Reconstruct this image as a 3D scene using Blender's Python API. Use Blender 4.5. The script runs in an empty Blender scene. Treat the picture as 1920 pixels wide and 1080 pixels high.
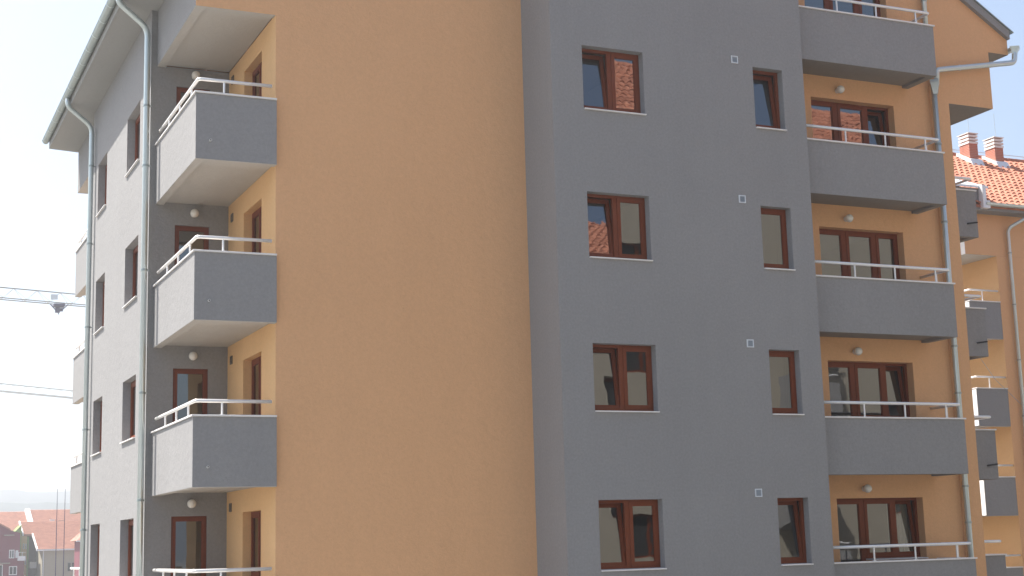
import bpy, bmesh, math, random
from mathutils import Vector, Matrix
random.seed(7)
sc = bpy.context.scene
COL = sc.collection
R = math.radians

# ------------------------------------------------------------------ camera
G = 7.5                      # eye height above the ground; heights below are written relative to the eye
YAW, PIT, ROL, FPX = R(24.288), R(9.883), R(-1.587), 2762.5
fw = Vector((math.sin(YAW)*math.cos(PIT), math.cos(YAW)*math.cos(PIT), math.sin(PIT)))
rt = Vector((math.cos(YAW), -math.sin(YAW), 0))
up = rt.cross(fw)
r2 = rt*math.cos(ROL) + up*math.sin(ROL)
u2 = -rt*math.sin(ROL) + up*math.cos(ROL)
cam_d = bpy.data.cameras.new('camera')
cam = bpy.data.objects.new('camera', cam_d)
COL.objects.link(cam)
m = Matrix((r2, u2, -fw)).transposed().to_4x4()
m.translation = Vector((0, 0, G))
cam.matrix_world = m
cam_d.sensor_width = 36
cam_d.lens = FPX/1920*36
cam_d.clip_end = 20000
sc.camera = cam

# ------------------------------------------------------------------ light
SUN_AZ = -43.0               # degrees from +Y, clockwise
SUN_EL = 57.0
w = bpy.data.worlds.new('World')
sc.world = w
w.use_nodes = True
nt = w.node_tree
sky = nt.nodes.new('ShaderNodeTexSky')
sky.sky_type = 'NISHITA'
sky.sun_disc = False
sky.sun_elevation = R(SUN_EL)
sky.sun_rotation = R(SUN_AZ)
sky.air_density = 1.0
sky.dust_density = 2.6
sky.ozone_density = 1.0
bg = nt.nodes['Background']
bg.inputs['Strength'].default_value = 0.09
nt.links.new(sky.outputs[0], bg.inputs['Color'])
sd = bpy.data.lights.new('sun', 'SUN')
sd.energy = 4.5
sd.angle = R(0.53)
sd.color = (1.0, 0.95, 0.88)
so = bpy.data.objects.new('sun', sd)
COL.objects.link(so)
tosun = Vector((math.sin(R(SUN_AZ))*math.cos(R(SUN_EL)), math.cos(R(SUN_AZ))*math.cos(R(SUN_EL)), math.sin(R(SUN_EL))))
so.rotation_euler = tosun.to_track_quat('Z', 'Y').to_euler()
so.location = (-40, 60, 80)
vs = sc.view_settings
vs.view_transform = 'Standard'
vs.look = 'None'
vs.exposure = 1.34
vs.gamma = 1.0
vs.use_curve_mapping = False

# ------------------------------------------------------------------ materials
def mat(name, col, rough=0.8, metal=0.0, var=0.0, vscale=6.0, bump=0.0, bscale=80.0, bump2=0.0, b2scale=12.0,
        stretch=(1, 1, 1), spec=0.5, streak=0.0):
    mt = bpy.data.materials.new(name)
    mt.use_nodes = True
    n = mt.node_tree
    b = n.nodes['Principled BSDF']
    b.inputs['Roughness'].default_value = rough
    b.inputs['Metallic'].default_value = metal
    b.inputs['Specular IOR Level'].default_value = spec
    b.inputs['Base Color'].default_value = (*col, 1)
    geo = n.nodes.new('ShaderNodeNewGeometry')
    mp = n.nodes.new('ShaderNodeMapping')
    mp.inputs['Scale'].default_value = stretch
    n.links.new(geo.outputs['Position'], mp.inputs[0])
    if var > 0:
        tx = n.nodes.new('ShaderNodeTexNoise')
        tx.inputs['Scale'].default_value = vscale
        tx.inputs['Detail'].default_value = 8
        tx.inputs['Roughness'].default_value = 0.65
        n.links.new(mp.outputs[0], tx.inputs['Vector'])
        big = n.nodes.new('ShaderNodeTexNoise')
        big.inputs['Scale'].default_value = 0.35
        big.inputs['Detail'].default_value = 3
        n.links.new(geo.outputs['Position'], big.inputs['Vector'])
        ad = n.nodes.new('ShaderNodeMath'); ad.operation = 'MULTIPLY_ADD'; ad.inputs[1].default_value = 0.45
        n.links.new(big.outputs[0], ad.inputs[0]); n.links.new(tx.outputs[0], ad.inputs[2])
        val = ad.outputs[0]
        if streak > 0:
            m2 = n.nodes.new('ShaderNodeMapping'); m2.inputs['Scale'].default_value = (3.0, 3.0, 0.12)
            n.links.new(geo.outputs['Position'], m2.inputs[0])
            st = n.nodes.new('ShaderNodeTexNoise'); st.inputs['Scale'].default_value = 1.0; st.inputs['Detail'].default_value = 5
            n.links.new(m2.outputs[0], st.inputs['Vector'])
            ms = n.nodes.new('ShaderNodeMath'); ms.operation = 'MULTIPLY_ADD'; ms.inputs[1].default_value = streak
            n.links.new(st.outputs[0], ms.inputs[0]); n.links.new(val, ms.inputs[2])
            val = ms.outputs[0]
        mr = n.nodes.new('ShaderNodeMapRange')
        mr.inputs[1].default_value = 0.40; mr.inputs[2].default_value = 1.05 + streak
        mr.inputs[3].default_value = 1 - var; mr.inputs[4].default_value = 1 + var
        n.links.new(val, mr.inputs[0])
        mx = n.nodes.new('ShaderNodeVectorMath'); mx.operation = 'SCALE'
        mx.inputs[0].default_value = col
        n.links.new(mr.outputs[0], mx.inputs['Scale'])
        n.links.new(mx.outputs[0], b.inputs['Base Color'])
    last = None
    for s, sc_, dist in ((bump, bscale, 0.004), (bump2, b2scale, 0.02)):
        if s > 0:
            t2 = n.nodes.new('ShaderNodeTexNoise')
            t2.inputs['Scale'].default_value = sc_
            t2.inputs['Detail'].default_value = 4
            n.links.new(mp.outputs[0], t2.inputs['Vector'])
            bp = n.nodes.new('ShaderNodeBump')
            bp.inputs['Strength'].default_value = s
            bp.inputs['Distance'].default_value = dist
            n.links.new(t2.outputs[0], bp.inputs['Height'])
            if last: n.links.new(last.outputs[0], bp.inputs['Normal'])
            n.links.new(bp.outputs[0], b.inputs['Normal'])
            last = bp
    return mt

def glass_mat(name, r0=0.17, tint=(0.42, 0.46, 0.45)):
    mt = bpy.data.materials.new(name)
    mt.use_nodes = True
    n = mt.node_tree
    n.nodes.remove(n.nodes['Principled BSDF'])
    out = n.nodes['Material Output']
    tr = n.nodes.new('ShaderNodeBsdfTransparent'); tr.inputs[0].default_value = (*tint, 1)
    gl = n.nodes.new('ShaderNodeBsdfGlossy'); gl.inputs['Roughness'].default_value = 0.012
    gl.inputs[0].default_value = (0.95, 0.97, 1.0, 1)
    lw = n.nodes.new('ShaderNodeLayerWeight'); lw.inputs['Blend'].default_value = 0.5
    pw_ = n.nodes.new('ShaderNodeMath'); pw_.operation = 'POWER'; pw_.inputs[1].default_value = 5.0
    n.links.new(lw.outputs['Facing'], pw_.inputs[0])
    fr = n.nodes.new('ShaderNodeMath'); fr.operation = 'MULTIPLY_ADD'
    fr.inputs[1].default_value = 1-r0; fr.inputs[2].default_value = r0
    n.links.new(pw_.outputs[0], fr.inputs[0])
    mx = n.nodes.new('ShaderNodeMixShader')
    geo = n.nodes.new('ShaderNodeNewGeometry')
    t = n.nodes.new('ShaderNodeTexNoise'); t.inputs['Scale'].default_value = 3.2; t.inputs['Detail'].default_value = 1.5
    n.links.new(geo.outputs['Position'], t.inputs['Vector'])
    bp = n.nodes.new('ShaderNodeBump'); bp.inputs['Strength'].default_value = 0.14; bp.inputs['Distance'].default_value = 0.004
    n.links.new(t.outputs[0], bp.inputs['Height'])
    n.links.new(bp.outputs[0], gl.inputs['Normal'])
    n.links.new(fr.outputs[0], mx.inputs[0])
    n.links.new(tr.outputs[0], mx.inputs[1]); n.links.new(gl.outputs[0], mx.inputs[2])
    n.links.new(mx.outputs[0], out.inputs[0])
    return mt

def tile_mat(name, c1, c2, uscale=(4.5, 4.5, 3.0)):
    mt = mat(name, c1, 0.75, bump=0.2, bscale=30)
    n = mt.node_tree; b = n.nodes['Principled BSDF']
    geo = n.nodes.new('ShaderNodeNewGeometry')
    mp = n.nodes.new('ShaderNodeMapping'); mp.inputs['Scale'].default_value = uscale
    n.links.new(geo.outputs['Position'], mp.inputs[0])
    v = n.nodes.new('ShaderNodeTexVoronoi'); v.inputs['Scale'].default_value = 1.0
    n.links.new(mp.outputs[0], v.inputs['Vector'])
    sep = n.nodes.new('ShaderNodeSeparateColor'); n.links.new(v.outputs['Color'], sep.inputs[0])
    mx = n.nodes.new('ShaderNodeMix'); mx.data_type = 'RGBA'
    mx.inputs['A'].default_value = (*c1, 1); mx.inputs['B'].default_value = (*c2, 1)
    n.links.new(sep.outputs[0], mx.inputs['Factor'])
    n.links.new(mx.outputs['Result'], b.inputs['Base Color'])
    return mt

def brick_mat(name):
    mt = bpy.data.materials.new(name); mt.use_nodes = True
    n = mt.node_tree; b = n.nodes['Principled BSDF']
    tc = n.nodes.new('ShaderNodeNewGeometry')
    sp = n.nodes.new('ShaderNodeSeparateXYZ'); n.links.new(tc.outputs['Position'], sp.inputs[0])
    ad = n.nodes.new('ShaderNodeMath'); ad.operation = 'ADD'
    n.links.new(sp.outputs[0], ad.inputs[0]); n.links.new(sp.outputs[1], ad.inputs[1])
    cb = n.nodes.new('ShaderNodeCombineXYZ'); n.links.new(ad.outputs[0], cb.inputs[0]); n.links.new(sp.outputs[2], cb.inputs[1])
    br = n.nodes.new('ShaderNodeTexBrick')
    br.inputs['Scale'].default_value = 4.0
    br.inputs['Color1'].default_value = (0.46, 0.11, 0.045, 1); br.inputs['Color2'].default_value = (0.36, 0.075, 0.03, 1)
    br.inputs['Mortar'].default_value = (0.5, 0.42, 0.36, 1)
    br.inputs['Mortar Size'].default_value = 0.025
    n.links.new(cb.outputs[0], br.inputs['Vector']); n.links.new(br.outputs['Color'], b.inputs['Base Color'])
    b.inputs['Roughness'].default_value = 0.85
    return mt

STU = dict(rough=0.92, bump=1.0, bscale=42, bump2=0.5, b2scale=7, spec=0.25)
M = dict(
    grey=mat('grey_stucco', (0.264, 0.261, 0.260), var=0.17, vscale=22, streak=0.2, **STU),
    orange=mat('orange_stucco', (0.67, 0.385, 0.200), var=0.10, vscale=22, streak=0.2, **STU),
    cream=mat('warm_cream_stucco', (0.72, 0.455, 0.225), var=0.10, vscale=22, streak=0.2, **STU),
    floor=mat('warm_bounce_floor', (0.50, 0.33, 0.17), 0.5, var=0.1, vscale=4),  # warm tone chosen to bounce yellow light onto the recess walls
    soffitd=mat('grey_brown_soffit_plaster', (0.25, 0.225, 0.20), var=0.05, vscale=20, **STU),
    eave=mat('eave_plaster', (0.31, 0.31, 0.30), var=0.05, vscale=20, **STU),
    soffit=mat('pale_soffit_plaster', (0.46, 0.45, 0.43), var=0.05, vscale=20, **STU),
    white=mat('white_plaster', (0.78, 0.78, 0.76), var=0.03, vscale=10, **STU),
    frame=mat('red_brown_stained_wood', (0.165, 0.034, 0.008), 0.5, var=0.28, vscale=30, stretch=(4, 4, 0.6), spec=0.3),
    glass=glass_mat('window_glass'),
    metal=mat('satin_rail_metal', (0.80, 0.79, 0.77), 0.35, 0.35),
    cap=mat('pale_sill_stone', (0.74, 0.72, 0.70), 0.5, var=0.06),
    zinc=mat('zinc_sheet', (0.56, 0.63, 0.63), 0.34, 0.6, var=0.04, vscale=3),
    zincd=mat('dull_zinc_sheet', (0.36, 0.41, 0.40), 0.45, 0.7, var=0.08, vscale=4),
    dark=mat('dark_rubber', (0.03, 0.03, 0.03), 0.7),
    lamp=mat('opal_lamp_glass', (0.78, 0.76, 0.71), 0.25),
    vent=mat('vent_plastic', (0.62, 0.66, 0.70), 0.5),
    ventb=mat('brown_vent_plastic', (0.13, 0.11, 0.09), 0.6),
    ventd=mat('vent_louvre', (0.30, 0.34, 0.38), 0.6),
    room=mat('room_plaster', (0.36, 0.34, 0.31), 0.9),
    blind=mat('pale_curtain', (0.62, 0.58, 0.52), 0.9),
    tile=tile_mat('terracotta_tile', (0.50, 0.205, 0.12), (0.34, 0.125, 0.07)),
    tilefar=tile_mat('terracotta_tile_far', (0.42, 0.19, 0.12), (0.34, 0.145, 0.095), (2, 2, 2)),
    flash=mat('pale_flashing', (0.72, 0.75, 0.76), 0.45, 0.3),
    brick=brick_mat('chimney_brick'),
    chcap=mat('chimney_cap_concrete', (0.72, 0.69, 0.65), 0.85, var=0.08),
    maroon=mat('maroon_render', (0.20, 0.035, 0.055), 0.9, var=0.05),
    beige=mat('beige_render', (0.40, 0.36, 0.27), 0.9, var=0.05),
    beigel=mat('light_beige_render', (0.36, 0.325, 0.26), 0.9, var=0.05),
    yellow=mat('sand_yellow_render', (0.62, 0.45, 0.22), 0.9, var=0.05),
    green=mat('green_render', (0.22, 0.36, 0.10), 0.9, var=0.05),
    brown=mat('brown_render', (0.14, 0.10, 0.08), 0.9, var=0.05),
    crane=mat('crane_steel', (0.27, 0.235, 0.19), 0.6, 0.0),
    craned=mat('crane_trolley_paint', (0.10, 0.09, 0.14), 0.6),
    ground=mat('pale_gravel_ground', (0.19, 0.18, 0.16), 0.95, var=0.2, vscale=1.5, bump=0.6, bscale=14),
    asphalt=mat('asphalt', (0.06, 0.06, 0.06), 0.9, var=0.15, vscale=5),
    hill=mat('wooded_hill', (0.045, 0.06, 0.055), 0.95, var=0.25, vscale=0.02),
)

# ------------------------------------------------------------------ mesh helpers
class MB:
    def __init__(s): s.v = []; s.f = []
    def add(s, vs, fs):
        o = len(s.v); s.v += [tuple(p) for p in vs]; s.f += [tuple(i+o for i in f) for f in fs]
        return s
    def box(s, x0, x1, y0, y1, z0, z1):
        x0, x1 = min(x0, x1), max(x0, x1); y0, y1 = min(y0, y1), max(y0, y1); z0, z1 = min(z0, z1), max(z0, z1)
        return s.add([(x0,y0,z0),(x1,y0,z0),(x1,y1,z0),(x0,y1,z0),(x0,y0,z1),(x1,y0,z1),(x1,y1,z1),(x0,y1,z1)],
                     [(0,3,2,1),(4,5,6,7),(0,1,5,4),(1,2,6,5),(2,3,7,6),(3,0,4,7)])
    def hexa(s, p):            # 8 points: bottom four, top four
        return s.add(p, [(0,3,2,1),(4,5,6,7),(0,1,5,4),(1,2,6,5),(2,3,7,6),(3,0,4,7)])
    def quad(s, a, b, c, d): return s.add([a, b, c, d], [(0,1,2,3)])
    def poly(s, pts): return s.add(pts, [tuple(range(len(pts)))])
    def prism(s, pts, axis, a, b):   # extrude a 2D outline along an axis
        n = len(pts)
        def P(p, t): return {'x': (t, p[0], p[1]), 'y': (p[0], t, p[1]), 'z': (p[0], p[1], t)}[axis]
        vs = [P(p, a) for p in pts] + [P(p, b) for p in pts]
        fs = [tuple(range(n))[::-1], tuple(range(n, 2*n))] + [(i, (i+1) % n, (i+1) % n+n, i+n) for i in range(n)]
        return s.add(vs, fs)
    def tube(s, path, r, n=10, cap=True):
        path = [Vector(p) for p in path]
        rr = r if isinstance(r, (list, tuple)) else [r]*len(path)
        rings = []; ref = None
        for i, p in enumerate(path):
            a = path[max(i-1, 0)]; b = path[min(i+1, len(path)-1)]
            t = (b-a).normalized()
            if ref is None:
                ref = t.cross(Vector((0, 0, 1)))
                if ref.length < 0.05: ref = Vector((1, 0, 0))
            u = (ref - t*ref.dot(t)).normalized(); v = t.cross(u); ref = u
            rings.append([p + (u*math.cos(2*math.pi*k/n) + v*math.sin(2*math.pi*k/n))*rr[i] for k in range(n)])
        vs = [q for rg in rings for q in rg]; fs = []
        for i in range(len(path)-1):
            for k in range(n):
                fs.append((i*n+k, i*n+(k+1) % n, (i+1)*n+(k+1) % n, (i+1)*n+k))
        if cap: fs += [tuple(range(n))[::-1], tuple(range((len(path)-1)*n, len(path)*n))]
        return s.add(vs, fs)
    def sphere(s, c, r, nu=20, nv=12):
        vs = []; fs = []
        for j in range(nv+1):
            th = math.pi*j/nv
            for i in range(nu):
                ph = 2*math.pi*i/nu
                vs.append((c[0]+r*math.sin(th)*math.cos(ph), c[1]+r*math.sin(th)*math.sin(ph), c[2]+r*math.cos(th)))
        for j in range(nv):
            for i in range(nu):
                fs.append((j*nu+i, (j+1)*nu+i, (j+1)*nu+(i+1) % nu, j*nu+(i+1) % nu))
        return s.add(vs, fs)

WORG = {}
def tag(o, label=None, cat=None, group=None, kind=None):
    if label: o['label'] = label
    if cat: o['category'] = cat
    if group: o['group'] = group
    if kind: o['kind'] = kind
    return o

def thing(name, loc, label, cat, group=None):
    o = bpy.data.objects.new(name, None); COL.objects.link(o)
    o.empty_display_size = 0.5
    o.location = (loc[0], loc[1], loc[2]+G)
    WORG[o.name] = Vector((loc[0], loc[1], loc[2]+G))
    return tag(o, label, cat, group)

def part(name, mb, m, parent=None, smooth=False, label=None, bevel=0.0, kind=None, org=None):
    vs = [Vector((v[0], v[1], v[2]+G)) for v in mb.v]
    if org is None:
        lo = [min(v[i] for v in vs) for i in range(3)]; hi = [max(v[i] for v in vs) for i in range(3)]
        o0 = Vector(((lo[0]+hi[0])/2, (lo[1]+hi[1])/2, lo[2]))
    else: o0 = Vector((org[0], org[1], org[2]+G))
    me = bpy.data.meshes.new(name)
    me.from_pydata([v-o0 for v in vs], [], mb.f)
    me.materials.append(M[m] if isinstance(m, str) else m)
    if smooth:
        for p in me.polygons: p.use_smooth = True
    bm = bmesh.new(); bm.from_mesh(me)
    if smooth: bmesh.ops.remove_doubles(bm, verts=bm.verts, dist=1e-5)
    bmesh.ops.recalc_face_normals(bm, faces=bm.faces)
    if bevel > 0:
        bmesh.ops.bevel(bm, geom=[e for e in bm.edges if len(e.link_faces) == 2 and e.calc_face_angle(0) > 0.5],
                        offset=bevel, segments=1, affect='EDGES')
    bm.to_mesh(me); bm.free()
    ob = bpy.data.objects.new(name, me); COL.objects.link(ob)
    WORG[ob.name] = o0
    if parent:
        ob.parent = parent
        ob.location = o0 - WORG[parent.name]
    else: ob.location = o0
    return tag(ob, label, None, None, kind)

def struct(name, mb, m, kind='structure'):
    return tag(part(name, mb, m), kind=kind)

# planes: 'y' faces -Y (u runs along X), 'x' faces -X (u runs along Y); d is depth into the building
def mapper(ax, pl):
    return (lambda u, d, z: (u, pl+d, z)) if ax == 'y' else (lambda u, d, z: (pl+d, u, z))

def wall(root, ax, pl, u0, u1, z0, z1, m, holes=(), depth=0.32, rooms=True, name='wall', label=None, roomd=3.0):
    P = mapper(ax, pl)
    us = sorted({u0, u1, *[h[0] for h in holes], *[h[1] for h in holes]})
    zs = sorted({z0, z1, *[h[2] for h in holes], *[h[3] for h in holes]})
    def hole(i, j):
        if i < 0 or j < 0 or i >= len(us)-1 or j >= len(zs)-1: return False
        cu = (us[i]+us[i+1])/2; cz = (zs[j]+zs[j+1])/2
        return any(h[0] < cu < h[1] and h[2] < cz < h[3] for h in holes)
    mb = MB(); seen = {}
    def V(u, d, z):
        k = (round(u, 4), round(d, 4), round(z, 4))
        if k not in seen: seen[k] = len(mb.v); mb.v.append(P(u, d, z))
        return seen[k]
    for i in range(len(us)-1):
        for j in range(len(zs)-1):
            a, b, c, d = us[i], us[i+1], zs[j], zs[j+1]
            if not hole(i, j):
                mb.f.append((V(a,0,c), V(b,0,c), V(b,0,d), V(a,0,d)))
            else:
                if not hole(i-1, j): mb.f.append((V(a,0,c), V(a,depth,c), V(a,depth,d), V(a,0,d)))
                if not hole(i+1, j): mb.f.append((V(b,0,c), V(b,0,d), V(b,depth,d), V(b,depth,c)))
                if not hole(i, j-1): mb.f.append((V(a,0,c), V(b,0,c), V(b,depth,c), V(a,depth,c)))
                if not hole(i, j+1): mb.f.append((V(a,0,d), V(a,depth,d), V(b,depth,d), V(b,0,d)))
    o = part(name, mb, m, root, label=label)
    return o

def room(root, ax, pl, u0, u1, z0, z1, d=3.0, back=0.32, e=0.5):
    """the plastered room behind an opening (floor, ceiling, side and back walls, open towards the window)"""
    P = mapper(ax, pl)
    a, b, c, dd = u0-e, u1+e, z0-0.9, z1+0.25
    if z1-z0 > 1.8: c = z0
    mb = MB()
    q = lambda *p: mb.quad(*[P(*k) for k in p])
    q((a,d,c),(b,d,c),(b,d,dd),(a,d,dd))
    q((a,back,c),(a,d,c),(a,d,dd),(a,back,dd)); q((b,back,c),(b,d,c),(b,d,dd),(b,back,dd))
    q((a,back,c),(b,back,c),(b,d,c),(a,d,c)); q((a,back,dd),(b,back,dd),(b,d,dd),(a,d,dd))
    # inner face round the opening
    q((a,back,c),(u0,back,c),(u0,back,dd),(a,back,dd)); q((u1,back,c),(b,back,c),(b,back,dd),(u1,back,dd))
    q((u0,back,z1),(u1,back,z1),(u1,back,dd),(u0,back,dd))
    if c < z0-0.01: q((u0,back,c),(u1,back,c),(u1,back,z0),(u0,back,z0))
    return part('room', mb, 'room', root)

def frame_ring(mb, P, a, b, c, d, w, d0, d1, xf=None):
    f = xf or (lambda u, dd, z: (u, dd, z))
    def bx(u0, u1, z0, z1):
        pts = [(u0,d0,z0),(u1,d0,z0),(u1,d1,z0),(u0,d1,z0),(u0,d0,z1),(u1,d0,z1),(u1,d1,z1),(u0,d1,z1)]
        mb.hexa([P(*f(*p)) for p in pts])
    bx(a, a+w, c, d); bx(b-w, b, c, d); bx(a+w, b-w, c, c+w); bx(a+w, b-w, d-w, d)

def window(root, ax, pl, u0, u1, z0, z1, cas, dep=0.19, sill=True, name='window', curtain=None, handle_side='r', low=0.0):
    """cas: list of (ua, ub, za, tilt_degrees); outer frame, mullions, one sash+pane each"""
    P = mapper(ax, pl)
    fwid = 0.055
    mb = MB()
    for (a, b, za, t) in cas:
        frame_ring(mb, P, a, b, za, z1, fwid, dep, dep+0.07)
        for k in (0, 1):       # the stepped rebate that catches a line of light
            pass
    fr = part(name, mb, 'frame', root)
    for (a, b, za, t) in cas:
        a2, b2, c2, d2 = a+fwid-0.018, b-fwid+0.018, za+fwid-0.018, z1-fwid+0.018
        th = R(t); y0 = dep - 0.012 if t == 0 else dep + 0.02
        def xf(u, dd, z, th=th, c2=c2, y0=y0):
            dz = z-c2; dy = dd-y0
            return (u, y0 + dy*math.cos(th) + dz*math.sin(th), c2 + dz*math.cos(th) - dy*math.sin(th))
        sm = MB(); sw = 0.045 if name == 'balcony_door' else 0.064
        frame_ring(sm, P, a2, b2, c2, d2, sw, y0, y0+0.07, xf)
        # glazing bead, set back from the face of the sash
        frame_ring(sm, P, a2+sw, b2-sw, c2+sw, d2-sw, 0.014, y0+0.014, y0+0.05, xf)
        part('sash', sm, 'frame', fr)
        gm = MB()
        pts = [(a2+sw+.004,y0+.03,c2+sw+.004),(b2-sw-.004,y0+.03,c2+sw+.004),(b2-sw-.004,y0+.03,d2-sw-.004),(a2+sw+.004,y0+.03,d2-sw-.004)]
        gm.quad(*[P(*xf(*p)) for p in pts])
        part('pane', gm, 'glass', fr)
        if t > 0:              # handle on the inner face of the stile, seen through the gap
            hm = MB(); uh = (b2+0.012) if handle_side == 'r' else (a2+0.03); zh = c2+(d2-c2)*0.52
            pts = []
            for (z, zz) in ((zh-0.08, 0), (zh+0.09, 0)):
                for (u, d) in ((uh-.012, y0+.07), (uh+.03, y0+.07), (uh+.03, y0+.12), (uh-.012, y0+.12)):
                    pts.append((u, d, z))
            hm.hexa([P(*xf(*p)) for p in pts])
            part('handle', hm, 'white', fr)
        if curtain and (a, b) in curtain:
            cm = MB(); n = 14; yb = 0.42
            for i in range(n):
                ua = a + (b-a)*i/n; ub = a + (b-a)*(i+1)/n
                da = yb+0.035*math.sin(i*2.1); db = yb+0.035*math.sin((i+1)*2.1)
                cm.quad(P(ua,da,za+0.02), P(ub,db,za+0.02), P(ub,db,z1-0.02), P(ua,da,z1-0.02))
            part('curtain', cm, 'blind', fr)
    if sill:
        su0 = cas[0][0] if all(c[2] == cas[0][2] for c in cas) else cas[1][0]
        s = MB()
        q = [(su0+.004,-.045),(u1-.004+0.012,-.045),(u1-.004,dep+.01),(su0+.004,dep+.01)]
        zt = max(c[2] for c in cas)
        s.hexa([P(u,d,zt-.032-(0.0 if d > 0 else .004)) for u, d in q]+[P(u,d,zt-.004-(0.0 if d > 0 else .010)) for u, d in q])
        part('sill', s, 'cap', fr, bevel=0.003)
    return fr

def lamp(root, ax, pl, u, z, r=0.085):
    P = mapper(ax, pl)
    b = MB().tube([P(u, 0, z), P(u, -0.05, z)], 0.055, 16)
    o = part('wall_lamp', b, 'white', root, smooth=False)
    part('globe', MB().sphere(P(u, -0.05-r*0.85, z), r), 'lamp', o, smooth=True)

def vent(root, ax, pl, u, z, s=0.075, fm='vent', lm_='ventd'):
    P = mapper(ax, pl)
    mb = MB(); frame_ring(mb, P, u-s, u+s, z-s, z+s, 0.018, -0.016, 0.0)
    o = part('air_vent', mb, fm, root)
    lm = MB()
    for k in range(5):
        zz = z-s+0.022+k*(2*s-0.044)/5
        lm.hexa([P(u-s+.018,-.012,zz), P(u+s-.018,-.012,zz), P(u+s-.018,-.002,zz+.018), P(u-s+.018,-.002,zz+.018),
                 P(u-s+.018,-.010,zz+.004), P(u+s-.018,-.010,zz+.004), P(u+s-.018,-.001,zz+.024), P(u-s+.018,-.001,zz+.024)])
    part('louvre', lm, lm_, o)

H = 2.8
# ------------------------------------------------------------------ balconies
def balcony(root, x0, x1, y0, y1, top, bot, m='grey', front=True, left=False, right=False, rail_h=0.25, thick=0.16,
            rail=True, posts_f=(), posts_l=(), posts_r=(), lip_r=None, spout=None, floor=None, rx1=None, stub=None, sm='soffit'):
    """parapet box open at the top over a slab; soffit recessed behind a drip edge"""
    fl = floor if floor is not None else top-0.95
    cy = top-0.032
    mb = MB()
    mb.box(x0, x1, y0, y0+thick, bot, cy)
    xa, xb = x0, x1
    if left: mb.box(x0, x0+thick, y0+thick, y1, bot, cy); xa = x0+thick
    if right: mb.box(x1-thick, x1, y0+thick, y1, bot, cy); xb = x1-thick
    b = part('balcony', mb, m, root)
    part('slab', MB().box(xa, xb, y0+thick, y1, bot+0.05, fl), sm, b)
    part('floor_bounce_layer', MB().box(xa+.002, xb-.002, y0+thick+.002, y1-.002, fl+.001, fl+.014), 'floor', b)  # unseen floor layer, added to throw warm light onto the walls behind
    e = 0.002
    rim = MB()
    rim.box(x0+e, x1-e, y0+e, y0+thick-e, bot-0.004, bot)
    if left: rim.box(x0+e, x0+thick-e, y0+thick, y1, bot-0.004, bot)
    if right: rim.box(x1-thick+e, x1-e, y0+thick, y1, bot-0.004, bot)
    part('drip_edge', rim, sm, b)
    # coping pieces
    o = 0.03
    cp = MB()
    cp.box(x0-(o if left else 0), x1+(o if right else 0), y0-o, y0+thick+o, cy+.001, top)
    part('coping', cp, 'cap', b, bevel=0.004)
    if left: part('coping', MB().box(x0-o, x0+thick+o, y0+thick+o+.002, y1, cy+.001, top), 'cap', b, bevel=0.004)
    if right: part('coping', MB().box(x1-thick-o, x1+o, y0+thick+o+.002, y1, cy+.001, top), 'cap', b, bevel=0.004)
    if rail:
        ym = y0+0.05; zr = top+rail_h
        path = []
        xl = x0+0.05; xr = (rx1 if rx1 is not None else x1)
        if left: path += [(xl, y1-0.12, zr), (xl, ym+0.05, zr), (xl+0.015, ym+0.015, zr), (xl+0.05, ym, zr)]
        else: path += [(x0+0.01, ym, zr)]
        if right: path += [(x1-0.10, ym, zr), (x1-0.06, ym+0.015, zr), (x1-0.05, ym+0.05, zr), (x1-0.05, y1-0.02, zr)]
        else: path += [(xr-0.02, ym, zr)]
        part('handrail', MB().tube(path, 0.031, 12), 'metal', b, smooth=True)
        P = [(x, ym) for x in posts_f]+[(xl, y) for y in posts_l]+[(x1-0.05, y) for y in posts_r]
        for (px, py) in P:
            pm = MB().tube([(px, py, top), (px, py, zr-0.02)], 0.019, 10)
            pm.tube([(px, py, top), (px, py, top+0.008)], 0.042, 12)
            part('post', pm, 'metal', b, smooth=False)
    if spout:
        sx, sz = spout
        part('drain_spout', MB().tube([(sx, y0-0.05, sz), (sx, y0+0.02, sz)], 0.02, 10), 'cap', b)
        part('drain_bore', MB().tube([(sx, y0-0.053, sz), (sx, y0-0.049, sz)], 0.013, 10), 'dark', b)
    if stub:
        sx, sz = stub
        part('drain_spout', MB().tube([(sx-.30, y0-0.03, sz-.03), (sx-.06, y0-0.10, sz)], 0.018, 8), 'dark', b)
    return b

# ================================================================== SETTING
gm = MB(); n = 40; S = 3100
for i in range(n):
    for j in range(n):
        def c(k): t = (k/n*2-1); return S*t*abs(t)
        gm.quad((c(i), c(j), -G), (c(i+1), c(j), -G), (c(i+1), c(j+1), -G), (c(i), c(j+1), -G))
struct('ground', gm, 'ground')
struct('road', MB().box(-80, 120, 12.0, 18.0, -G+0.0, -G+0.004), 'asphalt')
kb = MB(); kb.box(-80, 120, 18.0, 18.15, -G, -G+0.12); kb.box(-80, 120, 18.15, 20.2, -G, -G+0.116)
struct('pavement', kb, 'cap')

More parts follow.
